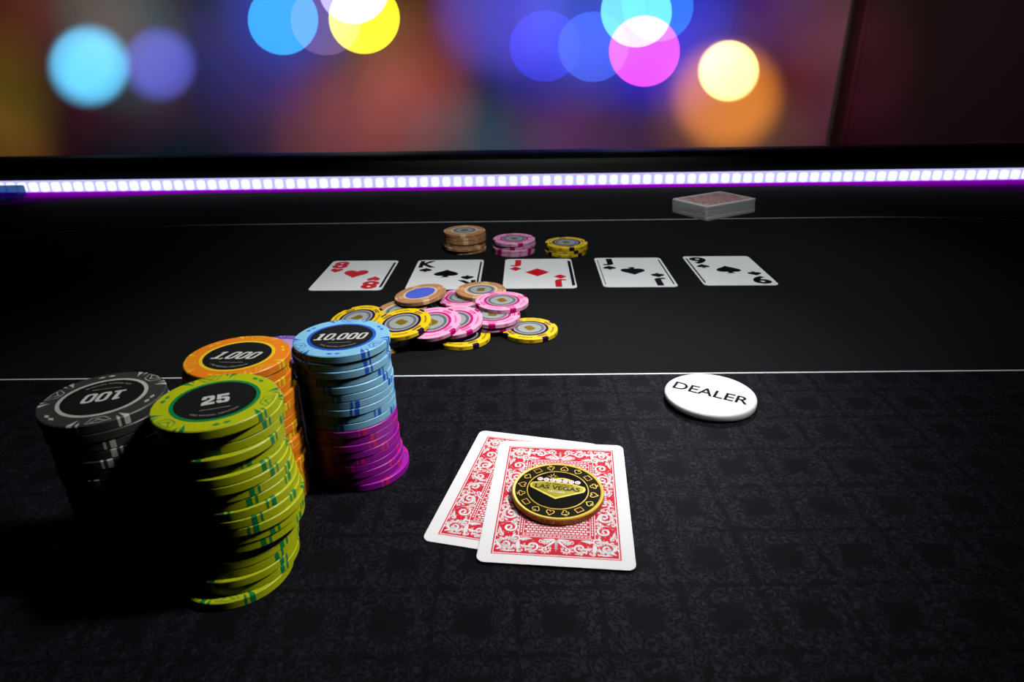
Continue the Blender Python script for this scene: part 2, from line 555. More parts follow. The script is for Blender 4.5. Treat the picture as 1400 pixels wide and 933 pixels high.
for text, px, py, dpx, Y, colr, ss, sv in BLUR_DISCS:
    c = at(px, py, Y)
    zc = (Vector((c.x, c.y, c.z - CAM_H))).dot(fwd)
    r = dpx / 2 / F_PX * zc
    t = thing('blurred_light', text, 'lamp', (c.x, c.y, c.z - r), 0, 'blurred light discs behind the table')
    if sv > 0:                                                # blurred looking ones: a lens thinning to a feather edge
        lo = 0.5 if ss == 0 else 0.80
        def thick(u):
            k_ = min(1.0, max(0.0, (u - lo) / (1.0 - lo)))
            return 1.0 - k_ * k_ * (3 - 2 * k_)
        us = [0.0001, 0.3] + [lo + (1 - lo) * j / 12 for j in range(13)]
        prof = [(r * u, -0.22 * r * max(0.004, thick(u))) for u in us] + [(r * u, 0.22 * r * max(0.004, thick(u))) for u in us[::-1]]
    else:
        prof = [(max(1e-6, r * sin(pi * i / 24)), -0.22 * r * cos(pi * i / 24)) for i in range(25)]
    g = MB().lathe(prof, 64).mesh('blur_disc', True)              # flattened blur disc of a light, turned square to the camera
    go = obj('blur_disc', g, blur_disc_mat('blur_disc_glow', lin(colr), ss, sv, r * 0.22), t, (0, 0, r))
    go.rotation_euler = (-fwd).to_track_quat('Z', 'Y').to_euler()
    top = CEIL - T0 - (c.z - r)
    obj('cord', MB().lathe([(0.0003, 2 * r - 0.01), (0.0003, top)], 8), M['cord_black'], t)
    obj('ceiling_rose', MB().lathe([(0.04, top - 0.03), (0.05, top - 0.02), (0.05, top)], 24), M['cord_black'], t)

# ================================================================== THE TABLE
tab = thing('poker_table', 'long black poker table with LED lit back rail', 'table', (0, 0, -T0))
HX = 1.12


def shift(mb, dz=T0):
    return mb.xf(lambda x, y, z: (x, y, z + dz))


LINE_A = lambda x: 0.3670 - 0.0085 * x                      # front betting line
def edge_y(x):                                              # curved far edge of the felt
    a = max(0.0, abs(x) - 0.42)
    return 0.988 - 0.75 * a * a
def back_y(x):                                              # thin far line, bending down at the right
    return 0.7815 - 0.004 * x - max(0.0, x - 0.42) ** 2 * 0.75 - max(0.0, -x - 0.35) ** 2 * 0.75
obj('patterned_cloth', shift(MB().prism([(-HX, -0.35), (HX, -0.35), (HX, LINE_A(HX)), (-HX, LINE_A(-HX))], -0.012, 0.0)), M['cloth'], tab)
xs = [-HX + 2 * HX * i / 80 for i in range(81)]
obj('black_felt', shift(MB().prism([(x, edge_y(x)) for x in xs] + [(HX, LINE_A(HX)), (-HX, LINE_A(-HX))], -0.012, 0.0)), M['felt_black'], tab)
obj('betting_line', shift(MB().ribbon([(x, LINE_A(x)) for x in xs], 0.0017, 0.00012)), M['line_white'], tab)
obj('far_line', shift(MB().ribbon([(x, back_y(x)) for x in xs], 0.0030, 0.00012)), M['line_grey'], tab)
obj('glow_tinted_ledge', shift(MB().box(-HX, HX, 0.80, 1.003, -0.016, -0.0005)), M['purple_glow'], tab)  # ledge coloured with the LED strip's purple glow
lip = [(0.9875, -0.0004), (1.003, 0.0036), (1.003, -0.0004)]  # lip added to carry the purple glow up to the strip
obj('glow_tinted_lip', shift(MB().add([(sx * HX, y, z) for sx in (-1, 1) for y, z in lip], [(0, 3, 4, 1), (1, 4, 5, 2), (0, 2, 5, 3), (0, 1, 2), (3, 5, 4)])), M['purple_glow'], tab)
# padded rail: rounded black profile along the back and both ends
prof = [(0.0, -0.05), (0.0, 0.030), (0.006, 0.041), (0.018, 0.046), (0.035, 0.047), (0.09, 0.044), (0.12, 0.03), (0.13, 0.0), (0.125, -0.05)]
rail = MB()
m = len(prof)
rail.add([(sx * (HX + 0.13), 1.003 + y, z) for sx in (-1, 1) for y, z in prof],
         [(i, i + 1, m + i + 1, m + i) for i in range(m - 1)] + [tuple(range(m))[::-1], tuple(range(m, 2 * m))])
obj('back_rail', shift(rail).mesh('back_rail', True), M['rail_vinyl'], tab)
for sx in (-1, 1):
    er = MB()
    er.add([(sx * (HX + y), yy, z) for yy in (-0.35, 1.003) for y, z in prof],
           [(i, i + 1, m + i + 1, m + i) if sx < 0 else (i, m + i, m + i + 1, i + 1) for i in range(m - 1)] + [tuple(range(m)), tuple(range(m, 2 * m))[::-1]])
    obj('end_rail', shift(er).mesh('end_rail', True), M['rail_vinyl'], tab)
obj('table_body', shift(MB().box(-HX, HX, -0.33, 1.0, -0.10, -0.0165)), M['wood_dark'], tab)
for x in (-0.7, 0.7):
    obj('pedestal', MB().lathe([(0.26, 0.0), (0.25, 0.03), (0.08, 0.07), (0.06, 0.3), (0.06, 0.55), (0.12, T0 - 0.1)], 32), M['wood_dark'], tab, (x, 0.35, 0))
# LED strip on the rail's inner face
strip = obj('led_strip', shift(MB().box(-0.98, HX - 0.002, 0.9985, 1.003, 0.0030, 0.0196)), M['led_band'], tab)
led_me = bevelled(MB().box(-0.0058, 0.0058, -0.0042, 0.0, -0.0072, 0.0068), 'led', 0.0040, 3)
led_me.materials.append(M['led_white'])
for i in range(124):
    x = -0.975 + 0.0169 * i
    if x < HX - 0.01:
        obj('led', led_me, None, strip, (x, 0.9986, T0 + 0.0112))
clip = bevelled(MB().prism([(-0.80, 0.90), (-0.722, 0.957), (-0.722, 0.980), (-0.80, 0.980)], 0.0005, 0.0175), 'strip_end_clip', 0.003)
obj('strip_end_clip', clip, M['clip_blue'], tab, (0, 0, T0))

# ================================================================== CARDS
CW, CH, CT = 0.0635, 0.0889, 0.0003


def card_outline(w, h, r=0.0035, n=6):
    p = []
    for cx, cy, a in ((w / 2 - r, h / 2 - r, 0), (-w / 2 + r, h / 2 - r, 90), (-w / 2 + r, -h / 2 + r, 180), (w / 2 - r, -h / 2 + r, 270)):
        for i in range(n + 1):
            t = rad(a + 90 * i / n)
            p.append((cx + r * cos(t), cy + r * sin(t)))
    return p


def rrect(x0, x1, y0, y1):
    return [(x0, y0), (x1, y0), (x1, y1), (x0, y1)]


def spiral(cx, cy, r, a0, turns, d, w, tail=0.0, n=34):
    pts, ws = [], []
    for i in range(n):
        t = i / (n - 1)
        a = a0 + d * turns * 2 * pi * t
        rr = r * (1 - 0.84 * t ** 0.85) + tail * max(0, 0.18 - t) / 0.18
        pts.append((cx + rr * cos(a), cy + rr * sin(a)))
        ws.append(w * (0.35 + 1.1 * sin(pi * min(1, t * 1.15) * 0.9)))
    return pts, ws


def leaf(x, y, ang, L, w, bendy=0.0, n=8):
    A, B = [], []
    for i in range(n + 1):
        t = i / n
        a = ang + bendy * t
        cx, cy = x + L * t * cos(ang + bendy * t * .5), y + L * t * sin(ang + bendy * t * .5)
        ww = w * sin(pi * t ** 0.7) ** 0.9 / 2 if 0 < t < 1 else 0.02
        A.append((cx - ww * sin(a), cy + ww * cos(a)))
        B.append((cx + ww * sin(a), cy - ww * cos(a)))
    return A + B[::-1]


def back_design():
    """white scrollwork of a card back, in millimetres; one quarter drawn, mirrored four times"""
    q = MB()
    R_ = [  # cx, cy, r, start angle, turns, direction, width
        (20.3, 13.6, 4.5, 250, 1.55, 1, 1.15), (20.6, 4.2, 3.4, 100, 1.45, -1, 0.95), (20.0, 22.8, 3.7, 300, 1.4, -1, 1.0),
        (21.0, 33.2, 4.0, 190, 1.5, 1, 1.05), (17.0, 29.3, 2.4, 20, 1.3, 1, 0.8), (9.8, 33.8, 3.5, 330, 1.5, 1, 0.95),
        (4.4, 35.2, 2.2, 200, 1.2, -1, 0.7), (23.4, 27.6, 1.9, 60, 1.2, -1, 0.65), (17.6, 8.7, 1.8, 30, 1.2, 1, 0.6),
        (23.6, 18.6, 1.6, 200, 1.1, 1, 0.55), (4.6, 30.6, 1.7, 40, 1.2, 1, 0.55), (14.2, 36.3, 1.5, 250, 1.1, 1, 0.5),
        (17.2, 18.3, 1.5, 80, 1.1, -1, 0.5), (24.0, 9.0, 1.4, 150, 1.1, 1, 0.5), (17.3, 1.8, 1.3, 80, 1.1, 1, 0.45)]
    for cx, cy, r, a, tn, d, w in R_:
        p, ws = spiral(cx, cy, r, rad(a), tn, d, w * 0.72)
        q.ribbon(p, ws)
        q.disc(w * 0.62, 0, 10, p[-1])
        for k in range(5):                                   # little leaves fanning from the outer turn
            aa = rad(a) + d * (0.55 + 0.6 * k)
            q.poly(leaf(cx + r * 0.95 * cos(aa), cy + r * 0.95 * sin(aa), aa + d * 0.9, r * 0.42, r * 0.18, d * 0.8))
        for k in range(4):                                   # inner ticks
            aa = rad(a) + d * (0.9 + 0.42 * k)
            q.poly(leaf(cx + r * 0.55 * cos(aa), cy + r * 0.55 * sin(aa), aa, r * 0.24, r * 0.12))
    # sprays and figure blobs
    for x, y, a, L, w, b in ((15.6, 31.0, 80, 6.5, 2.6, .5), (15.4, 30.2, 200, 5.5, 2.4, -.4), (14.9, 33.4, 150, 5.5, 1.9, .9), (16.6, 33.8, 30, 4.4, 1.7, .6),
                             (0.0, 29.4, 90, 7.0, 1.7, 0), (0.3, 29.2, 62, 7.0, 1.5, -.5), (0.6, 29.0, 38, 6.4, 1.3, -.7), (0.8, 28.9, 15, 5.5, 1.1, -.4),
                             (17.6, 0.6, 20, 6.5, 1.9, .5), (17.2, 10.4, 130, 4.0, 1.2, .5), (24.4, 22.8, 100, 6.5, 1.4, .4), (17.2, 26.4, 60, 6.0, 1.5, .6),
                             (24.6, 36.6, 200, 4.6, 1.5, .5), (17.6, 37.0, 10, 5.2, 1.2, -.3), (16.9, 15.6, 300, 4.4, 1.3, .5), (24.4, 14.4, 250, 4.8, 1.1, -.4),
                             (11.0, 29.2, 20, 3.8, 1.0, .4), (7.0, 29.6, 150, 3.2, 0.9, -.4), (7.4, 37.2, 0, 4.0, .8, 0), (24.8, 30.6, 95, 4.6, 1.0, .2)):
        q.poly(leaf(x, y, rad(a), L, w * 0.7, b))
    rr = random.Random(3)
    for k in range(46):                                     # small curls filling the gaps
        x, y = (rr.uniform(17.2, 24.6), rr.uniform(0.8, 37)) if k % 3 else (rr.uniform(1, 24), rr.uniform(29.4, 37.4))
        p, ws = spiral(x, y, rr.uniform(.7, 1.25), rr.uniform(0, 6.28), 1.1, rr.choice((-1, 1)), 0.34, 0, 14)
        q.ribbon(p, ws)
    for k in range(150):
        x, y = rr.uniform(16.8, 25), rr.uniform(0.4, 38)
        if k % 2:
            x, y = rr.uniform(0.5, 25), rr.uniform(28.8, 38)
        q.disc(rr.uniform(.10, .24), 0, 6, (x, y))
    # straight frames of the quarter
    q.poly(rrect(0, 25.55, 38.55, 39.0))
    q.poly(rrect(25.35, 25.75, 0, 39.0))
    q.poly(rrect(0, 16.2, 27.9, 28.25))
    q.poly(rrect(15.85, 16.2, 0, 28.25))
    q.poly(rrect(0, 14.2, 26.1, 26.4))
    q.poly(rrect(13.9, 14.2, 0, 26.4))
    for k in range(9):
        q.poly(rrect(0.35 + 1.62 * k, 1.45 + 1.62 * k, 26.9, 27.4))
    for k in range(16):
        q.poly(rrect(14.75, 15.3, 0.35 + 1.62 * k, 1.45 + 1.62 * k))
    # brickwork lattice
    for j in range(17):
        y = 0.25 + 1.52 * j
        for i in range(8):
            x = (0.15 if j % 2 else -0.72) + 1.74 * i
            x0, x1 = max(0, x), min(13.6, x + 1.28)
            if x1 > x0 + .2:
                q.poly(rrect(x0, x1, y, y + 0.92))
    full = MB()
    for sx in (1, -1):
        for sy in (1, -1):
            fs = [f if sx * sy > 0 else f[::-1] for f in q.f]
            full.add([(x * sx * 0.001, y * sy * 0.001, z) for x, y, z in q.v], fs)
    return full.mesh('back_print')


BACK_PRINT = back_design()
BACK_PANEL = MB().poly(rrect(-0.0263, 0.0263, -0.0394, 0.0394)).mesh('red_panel')
BACK_RULE = MB().ribbon(rrect(-0.02595, 0.02595, -0.03905, 0.03905), 0.0004, closed=True)


def card_back(parent, z, sx=1.0, sy=1.0):
    p = obj('red_panel', BACK_PANEL, M['card_red'], parent, (0, 0, z))
    o = obj('back_print', BACK_PRINT, M['card_white'], p, (0, 0, 0.00003))
    p.scale = (sx, sy, 1)
    return p


CARD_ME = MB().prism(card_outline(CW, CH), 0, CT).mesh('card_body')
hc = thing('playing_card', 'red backed playing card lying partly under the front card', 'playing card', (0.0026, 0.2500, 0.0002), rad(-13.9), 'two face down hole cards')
obj('card_body', CARD_ME, M['card_white'], hc)
card_back(hc, CT + 0.00003)
hc = thing('playing_card', 'red backed playing card on top with the gold coin resting on it', 'playing card', (0.0203, 0.2421, 0.0007), rad(-5.74), 'two face down hole cards')
obj('card_body', CARD_ME, M['card_white'], hc)
card_back(hc, CT + 0.00003)

# five community cards, jumbo index
JW, JH = 0.0647, 0.0880
JUMBO = MB().prism(card_outline(JW, JH, 0.0045), 0, 0.0005).mesh('card_body')
BOARD = [  # rank, suit, x, y, rot, centre upside down, stripe left mm, stripe right mm, words
    ('8', 'heart', -0.1440, 0.5766, -1.16, 0, 0, 2.2, 'face up eight of hearts, leftmost card of the row'),
    ('K', 'spade', -0.0595, 0.5755, -0.92, 0, 0, 1.6, 'face up king of spades, second card of the row'),
    ('J', 'diamond', 0.0258, 0.5751, -1.46, 0, 0, 2.8, 'face up jack of diamonds in the middle of the row'),
    ('J', 'spade', 0.1134, 0.5752, -1.39, 1, 0.7, 1.3, 'face up jack of spades, fourth card of the row'),
    ('9', 'spade', 0.2009, 0.5764, -1.30, 0, 1.5, 0, 'face up nine of spades, rightmost card of the row'),
]
for rank, su, x, y, rz, inv, sl, sr, words in BOARD:
    t = thing('playing_card', words, 'playing card', (x, y, 0.0002), rad(rz), 'five community cards in a row')
    obj('card_body', JUMBO, M['card_white'], t)
    ink = M['ink_red'] if su in ('heart', 'diamond') else M['ink_black']
    z = 0.00055
    off = 0.5 * ((sl - sr) * 0.001)
    for s in (1, -1):
        k = obj('index', put_text(MB(), rank, 0, 0, 0.0215, {'8': 0.0150, 'K': 0.0165, 'J': 0.0105, '9': 0.0155}[rank], 0, 0, 0.042), ink, t, (off - s * 0.0205, s * 0.0300, z), 0 if s > 0 else pi)
        obj('index_pip', MB().poly(put_suit(su, 0, 0, 0.0125, 0.0120)), ink, t, (off - s * 0.0205, s * 0.0120, z), 0 if s > 0 else pi)
    obj('centre_pip', MB().poly(put_suit(su, 0, 0, 0.0235, 0.0225)), ink, t, (off, 0.001, z), pi * inv)
    for s, w in ((-1, sl), (1, sr)):
        if w:
            xx = s * (JW / 2 - 0.0026)
            w *= 0.001
            obj('border_stripe', MB().poly([(xx - w / 2, -JH / 2 + 0.006), (xx + w / 2, -JH / 2 + 0.008), (xx + w / 2, JH / 2 - 0.008), (xx - w / 2, JH / 2 - 0.006)]), M['ink_black'], t, (0, 0, z))

# the deck at the back
dk = thing('card_deck', 'squared deck of red backed cards standing by the back rail', 'card deck', (0.2565, 0.8165, 0.0002), rad(31))
blk = MB()
rr = random.Random(5)
o8 = card_outline(0.0595, 0.0865, 0.003, 3)
for i in range(54):
    dx, dy = rr.uniform(-.0003, .0003) + 0.0008 * cos(i * 0.06), rr.uniform(-.0003, .0003)
    blk.prism([(y + dx, -x + dy) for x, y in o8], i * 0.00031, i * 0.00031 + 0.00027)
b = obj('card_block', blk, M['card_white'], dk)
b['kind'] = 'stuff'
tc_ = obj('top_card', MB().prism([(y, -x) for x, y in o8], 54 * 0.00031, 54 * 0.00031 + 0.0003), M['card_white'], dk)
pn = obj('red_panel', BACK_PANEL, M['card_red'], tc_, (0, 0, 54 * 0.00031 + 0.00034), pi / 2)
pn.scale = (0.93, 0.96, 1)
obj('back_print', BACK_PRINT, M['card_white'], tc_, (0, 0, 54 * 0.00031 + 0.00040), pi / 2).scale = (0.93, 0.96, 1)

# ================================================================== DEALER BUTTON
db = thing('dealer_button', 'round white dealer button with black lettering', 'dealer button', (0.1144, 0.3307, 0.0002), rad(-30.6))
R, T = 0.0259, 0.0046
obj('disc', MB().lathe([(R - 0.0008, 0), (R - 0.0001, 0.0006), (R, 0.001), (R, T - 0.001), (R - 0.0002, T - 0.0004), (R - 0.0007, T)], 96).mesh('disc', True), M['button_white'], db)
obj('lettering', put_text(MB(), 'DEALER', 0, 0.0008, 0.0090, 0.0430, 0, 0, 0.014), M['ink_black'], db, (0, 0, T + 0.00004))

# ================================================================== COIN
R, T = 0.0209, 0.0034
cn = thing('coin', 'gold rimmed black enamel coin lying on the front card', 'coin', (0.0199, 0.2421, 0.0007 + CT + 0.00012), rad(-11.5))
edge = MB()
n = 220
prof = [(R - 0.0006, 0), (R, 0.0004), (R, T - 0.0004), (R - 0.0004, T - 0.00005)]
edge.lathe(prof, n)
edge.xf(lambda x, y, z: (x, y, z))
k = len(prof)
for i in range(n):
    if i % 2:
        for j in (1, 2):
            x, y, z = edge.v[i * k + j]
            edge.v[i * k + j] = (x * 0.982, y * 0.982, z)
obj('reeded_edge', edge, M['copper_edge'], cn)
obj('outer_rim', MB().lathe([(R - 0.0001, T - 0.0004), (R - 0.0004, T + 0.0002), (R - 0.0012, T + 0.0002), (R - 0.0015, T)], 96).mesh('outer_rim', True), M['gold'], cn)
obj('suit_band', MB().disc(R - 0.0013, 0, 96), M['enamel_olive'], cn, (0, 0, T + 0.00002))
ri = 0.0141
obj('inner_rim', MB().lathe([(ri, T), (ri - 0.0001, T + 0.0002), (ri - 0.0004, T + 0.0002), (ri - 0.0005, T)], 96).mesh('inner_rim', True), M['gold'], cn)
obj('centre_field', MB().disc(ri - 0.0003, 0, 64), M['enamel_black'], cn, (0, 0, T + 0.00005))
kinds = ['heart', 'club', 'square', 'spade']
for i in range(16):
    a = pi / 2 - rad(4) + 2 * pi * i / 16
    kd = kinds[i % 4]
    hgt = 0.0036 if kd != 'square' else 0.0040
    # the suits stand with their feet outwards on the lower half, as a ring read from the centre
    loop = put_suit(kd, 0, 0, hgt)
    p = obj('suit_outline', MB().ribbon(loop, 0.00034, 0, True), M['gold'], cn, (0.0168 * cos(a), 0.0168 * sin(a), T + 0.00016), a + pi / 2)
    obj('suit_fill', MB().poly([(x * .96, y * .96) for x, y in loop]), M['enamel_red'] if kd in ('heart', 'square') else M['enamel_black'], p, (0, 0, -0.00008))
sg = obj('sign_border', MB().poly([(-0.0128, 0.0012), (-0.0121, 0.0030), (-0.0060, 0.0046), (0.0060, 0.0046), (0.0121, 0.0030), (0.0128, 0.0012), (0.0123, -0.0008), (0.0, -0.0078), (-0.0123, -0.0008)]), M['gold'], cn, (-0.0003, 0.0008, T + 0.00012))
obj('sign_panel', MB().poly([(-0.0119, 0.0012), (-0.0114, 0.0024), (-0.0056, 0.0040), (0.0056, 0.0040), (0.0114, 0.0024), (0.0119, 0.0012), (0.0114, -0.0003), (0.0, -0.0066), (-0.0114, -0.0003)]), M['sign_green'], sg, (0, 0, 0.00004))
obj('sign_lettering', put_text(MB(), 'LAS VEGAS', 0, 0.0004, 0.0031, 0.0205, 0, 0, 0.035), M['sign_maroon'], sg, (0, 0, 0.00008))
obj('sign_script', put_text(MB(), 'to fabulous', 0.0006, 0.00315, 0.0018, 0.0125, 0, 0, 0.004, 0.3), M['enamel_black'], sg, (0, 0, 0.00008))
obj('sign_small_print', put_text(MB(), 'NEVADA', 0, -0.0026, 0.0012, 0.0075, 0, 0, 0.004), M['sign_white'], sg, (0, 0, 0.00008))
obj('sign_arch', MB().ribbon([(-0.0022 + 0.0010 * i, 0.0066 + 0.0012 * sin(pi * i / 8)) for i in range(9)], 0.0011), M['gold'], sg, (0, 0, 0.00004))
for i, ch in enumerate('WELCOME'):
    w = obj('white_disc', MB().disc(0.00135, 0, 20), M['sign_white'], sg, (-0.0087 + 0.0029 * i, 0.0058, 0.00010))
    obj('disc_letter', put_text(MB(), ch, 0, 0, 0.0015, None, 0, 0, 0.0), M['ink_red'], w, (0, 0, 0.00004))
star = []
for i in range(16):
    rr_ = (0.0032 if i % 4 == 0 else 0.0024) if i % 2 == 0 else 0.0006
    star.append((rr_ * cos(2 * pi * i / 16), rr_ * sin(2 * pi * i / 16)))
st = obj('star', MB().poly(star), M['gold'], sg, (-0.0030, 0.0085, 0.00010))
obj('star_heart', MB().disc(0.0008, 0, 12), M['enamel_red'], st, (0, 0, 0.00004))

# ================================================================== CHIPS, first kind (tall stacks)
RA, TA = 0.0213, 0.00368
B0 = 0.00035
BODY_A = MB().lathe([(RA - B0, 0), (RA, B0), (RA, TA - B0), (RA - B0, TA)], 72).mesh('body', True)


def motif_a():
    q = MB()
    e = 0.0
    for k in range(3):
        a = rad(120 * k + 60)
        P = lambda r, d: (r * cos(a + rad(d)), r * sin(a + rad(d)))
        for s in (-1, 1):
            q.poly([P(RA - 0.0004, s * 27), P(RA - 0.0004, s * 22), P(0.0172, s * 21)])       # wide wedge
            q.poly([P(RA - 0.0004, s * 18.6), P(RA - 0.0004, s * 16.6), P(0.0185, s * 17.4)])   # thin wedge
        q.ribbon([P(0.0203, -11.5), P(0.0206, 0), P(0.0203, 11.5), P(0.0168, 6.5), P(0.0166, 0), P(0.0168, -6.5)], 0.00035, 0, True)
        q.ribbon([P(0.0202, -7), P(0.0180, 0), P(0.0202, 7)], 0.00035)
        q.ribbon([P(0.0192, -4), P(0.0175, 0), P(0.0192, 4)], 0.0003)
        b_ = rad(120 * k)
        for d in (-5.2, 5.2):                                                                   # two lozenges
            c = b_ + rad(d)
            cx, cy = 0.0184 * cos(c), 0.0184 * sin(c)
            t, n_ = (-sin(c), cos(c)), (cos(c), sin(c))
            q.poly([(cx + t[0] * u + n_[0] * v, cy + t[1] * u + n_[1] * v) for u, v in ((.0015, 0), (0, .0008), (-.0015, 0), (0, -.0008))])
    return q.mesh('face_print')


PRINT_A = motif_a()
e = 0.00004
SPOTPROF = [(RA - 0.0012, -e), (RA - B0 + e, -e), (RA + e, B0), (RA + e, TA - B0), (RA - B0 + e, TA + e), (RA - 0.0012, TA + e)]
SPOT_A = []
for s in (-1, 1):
    q = MB()
    lo, hi = sorted((rad(s * 22), rad(s * 27)))
    q.lathe(SPOTPROF, 3, lo, hi)
    lo, hi = sorted((rad(s * 16.4), rad(s * 18.8)))
    q.lathe(SPOTPROF, 2, lo, hi)
    SPOT_A.append(q.mesh('edge_spot'))
INLAY_RING = MB().disc(0.0152, 0, 72).mesh('inlay_ring')
INLAY = MB().disc(0.0138, 0, 72).mesh('inlay')


def zero_loop(w, h, n=28):
    p = []
    for i in range(n):
        t = 2 * pi * i / n
        c, s = cos(t), sin(t)
        p.append((math.copysign(abs(c) ** 0.55, c) * w / 2, math.copysign(abs(s) ** 0.55, s) * h / 2))
    return p


def numeral(s, h, w, total=None, slant=0.22, stroke=0.3):
    """slab numerals: ones, zeros and commas; h, w size of a digit"""
    q = MB()
    x = 0.0
    for ch in s:
        if ch == '0':
            st = w * stroke
            A, B = zero_loop(w, h), zero_loop(w - 2 * st, h - 1.7 * st)
            q.strip([(px + x + w / 2, py) for px, py in A], [(px + x + w / 2, py) for px, py in B])
            x += w * 1.12
        elif ch == '1':
            u = w * 0.92
            q.poly([(x + px * u, py * h) for px, py in ((.30, -.36), (.30, .30), (.06, .30), (.06, .42), (.40, .5), (.68, .5), (.68, -.36), (.98, -.36), (.98, -.5), (0, -.5), (0, -.36))])
            x += w * 1.02
        elif ch == ',':
            q.poly([(x, -.5 * h), (x + w * .26, -.5 * h), (x + w * .26, -.36 * h), (x, -.36 * h)])
            q.poly([(x + .06 * w, -.5 * h), (x + w * .26, -.5 * h), (x + w * .06, -.64 * h)])
            x += w * 0.36
    x -= w * 0.1
    k = (total / x) if total else 1.0
    return q.xf(lambda a, b, z: ((a - x / 2) * k + slant * b, b, z))


def chip_a(name, label, body, accent, loc, spin, full=None, group=None, ringm=None):
    t = thing(name, label, 'poker chip', loc, spin, group)
    obj('body', BODY_OF[body.name], None, t)
    for k in range(3):
        for q in range(2):
            obj('edge_spot', SPOT_OF[(accent.name, q)], None, t, (0, 0, 0), rad(120 * k + 60))
    if full is not None:
        obj('face_print', PRINT_OF[accent.name], None, t, (0, 0, TA + 0.00005))
        rg = obj('inlay_ring', RING_OF[(ringm or accent).name], None, t, (0, 0, TA + 0.00007))
        if full:
            il = obj('inlay', INLAY, M['inlay_black'], t, (0, 0, TA + 0.00010), full[1] - spin)
            obj('number', full[0], M['number_silver'], il, (0, 0, 0.00004))
            sm = MB()
            bend_text(sm, 'LAS VEGAS, NEVADA', 0.0112, -pi / 2, 0.0012, 0, 0.004, True, 1.25)
            sm.ribbon([(-0.005 + 0.001 * i, -0.0066 - 0.00022 * sin(pi * i / 10)) for i in range(11)], 0.00028)
            obj('small_print', sm, M['small_print'], il, (0, 0, 0.00004))
    return t


BODY_OF, SPOT_OF, PRINT_OF, RING_OF = {}, {}, {}, {}
COLORS_A = {  # body, accent
    'lime': ((196, 208, 14), (14, 140, 74)), 'orange': ((255, 140, 26), (255, 214, 40)), 'light_blue': ((140, 205, 240), (28, 96, 214)),
    'purple': ((168, 18, 172), (226, 40, 130)), 'black': ((58, 62, 57), (196, 200, 192)), 'violet': ((120, 80, 190), (196, 160, 225)),
}


def with_mat(me, m):
    c = me.copy()
    c.materials.clear()
    c.materials.append(m)
    return c


for k, (b_, a_) in COLORS_A.items():
    mb_ = M['chip_' + k] = mat('chip_' + k, lin(b_), 0.42, noise=0.05, nscale=350, bump=0.06)
    ma_ = M['chip_' + k + '_accent'] = mat('chip_' + k + '_accent', lin(a_), 0.42, noise=0.05, nscale=350)
    BODY_OF[mb_.name] = with_mat(BODY_A, mb_)
    for q in range(2):
        SPOT_OF[(ma_.name, q)] = with_mat(SPOT_A[q], ma_)
    PRINT_OF[ma_.name] = with_mat(PRINT_A, ma_)
    RING_OF[ma_.name] = with_mat(INLAY_RING, ma_)

ORD = ['top', 'second', 'third', 'fourth', 'fifth', 'sixth', 'seventh', 'eighth', 'ninth', 'tenth', 'eleventh', 'twelfth', 'thirteenth', 'fourteenth', 'fifteenth',
       'sixteenth', 'seventeenth', 'eighteenth', 'nineteenth', 'twentieth', 'twenty-first', 'twenty-second', 'twenty-third']


def order_words(i, n):
    if i == 0:
        return 'topmost'
    if i == n - 1:
        return 'lowest'
    return ORD[i] + ' from the top'


PITCH_A = 0.0037


def stack_a(colours, x, y, offs, number, face_rot, top_spin, stack_words, full_at=()):
    """colours from the top down; offs(i) gives the sideways shift of chip i from the top"""
    n = len(colours)
    rr = random.Random(len(stack_words) * 13 + n)
    for i, ck in enumerate(colours):
        ox, oy = offs(i)
        spin = top_spin if i == 0 else rr.uniform(0, 2 * pi)
        cname = ck.replace('_', ' ')
        lab = '%s poker chip, %s of the %s' % (cname, order_words(i, n), stack_words)
        full = None
        if i == 0:
            full = (number.mesh('number'), face_rot)
            lab = '%s poker chip numbered %s, topmost of the %s' % (cname, NUM[stack_words], stack_words)
        elif i in full_at or i == 1:
            full = ()
        chip_a('poker_chip', lab, M['chip_' + ck], M['chip_' + ck + '_accent'],
               (x + ox, y + oy, 0.0002 + (n - 1 - i) * PITCH_A), spin, full, 'chips of the ' + stack_words)


NUM = {'lime stack': '25', 'orange stack': '1,000', 'blue and purple stack': '10,000', 'dark stack on the far left': '100'}


def jit(seed, amp, keys):
    """sideways shifts interpolated between keys {index: (dx, dy)} plus jitter"""
    rr = random.Random(seed)
    ks = sorted(keys)

    def f(i):
        a = max([k for k in ks if k <= i], default=ks[0])
        b = min([k for k in ks if k >= i], default=ks[-1])
        t = 0 if a == b else (i - a) / (b - a)
        bx = [keys[a][j] * (1 - t) + keys[b][j] * t for j in range(2)]
        return bx[0] + rr.uniform(-amp, amp), bx[1] + rr.uniform(-amp, amp)
    return f


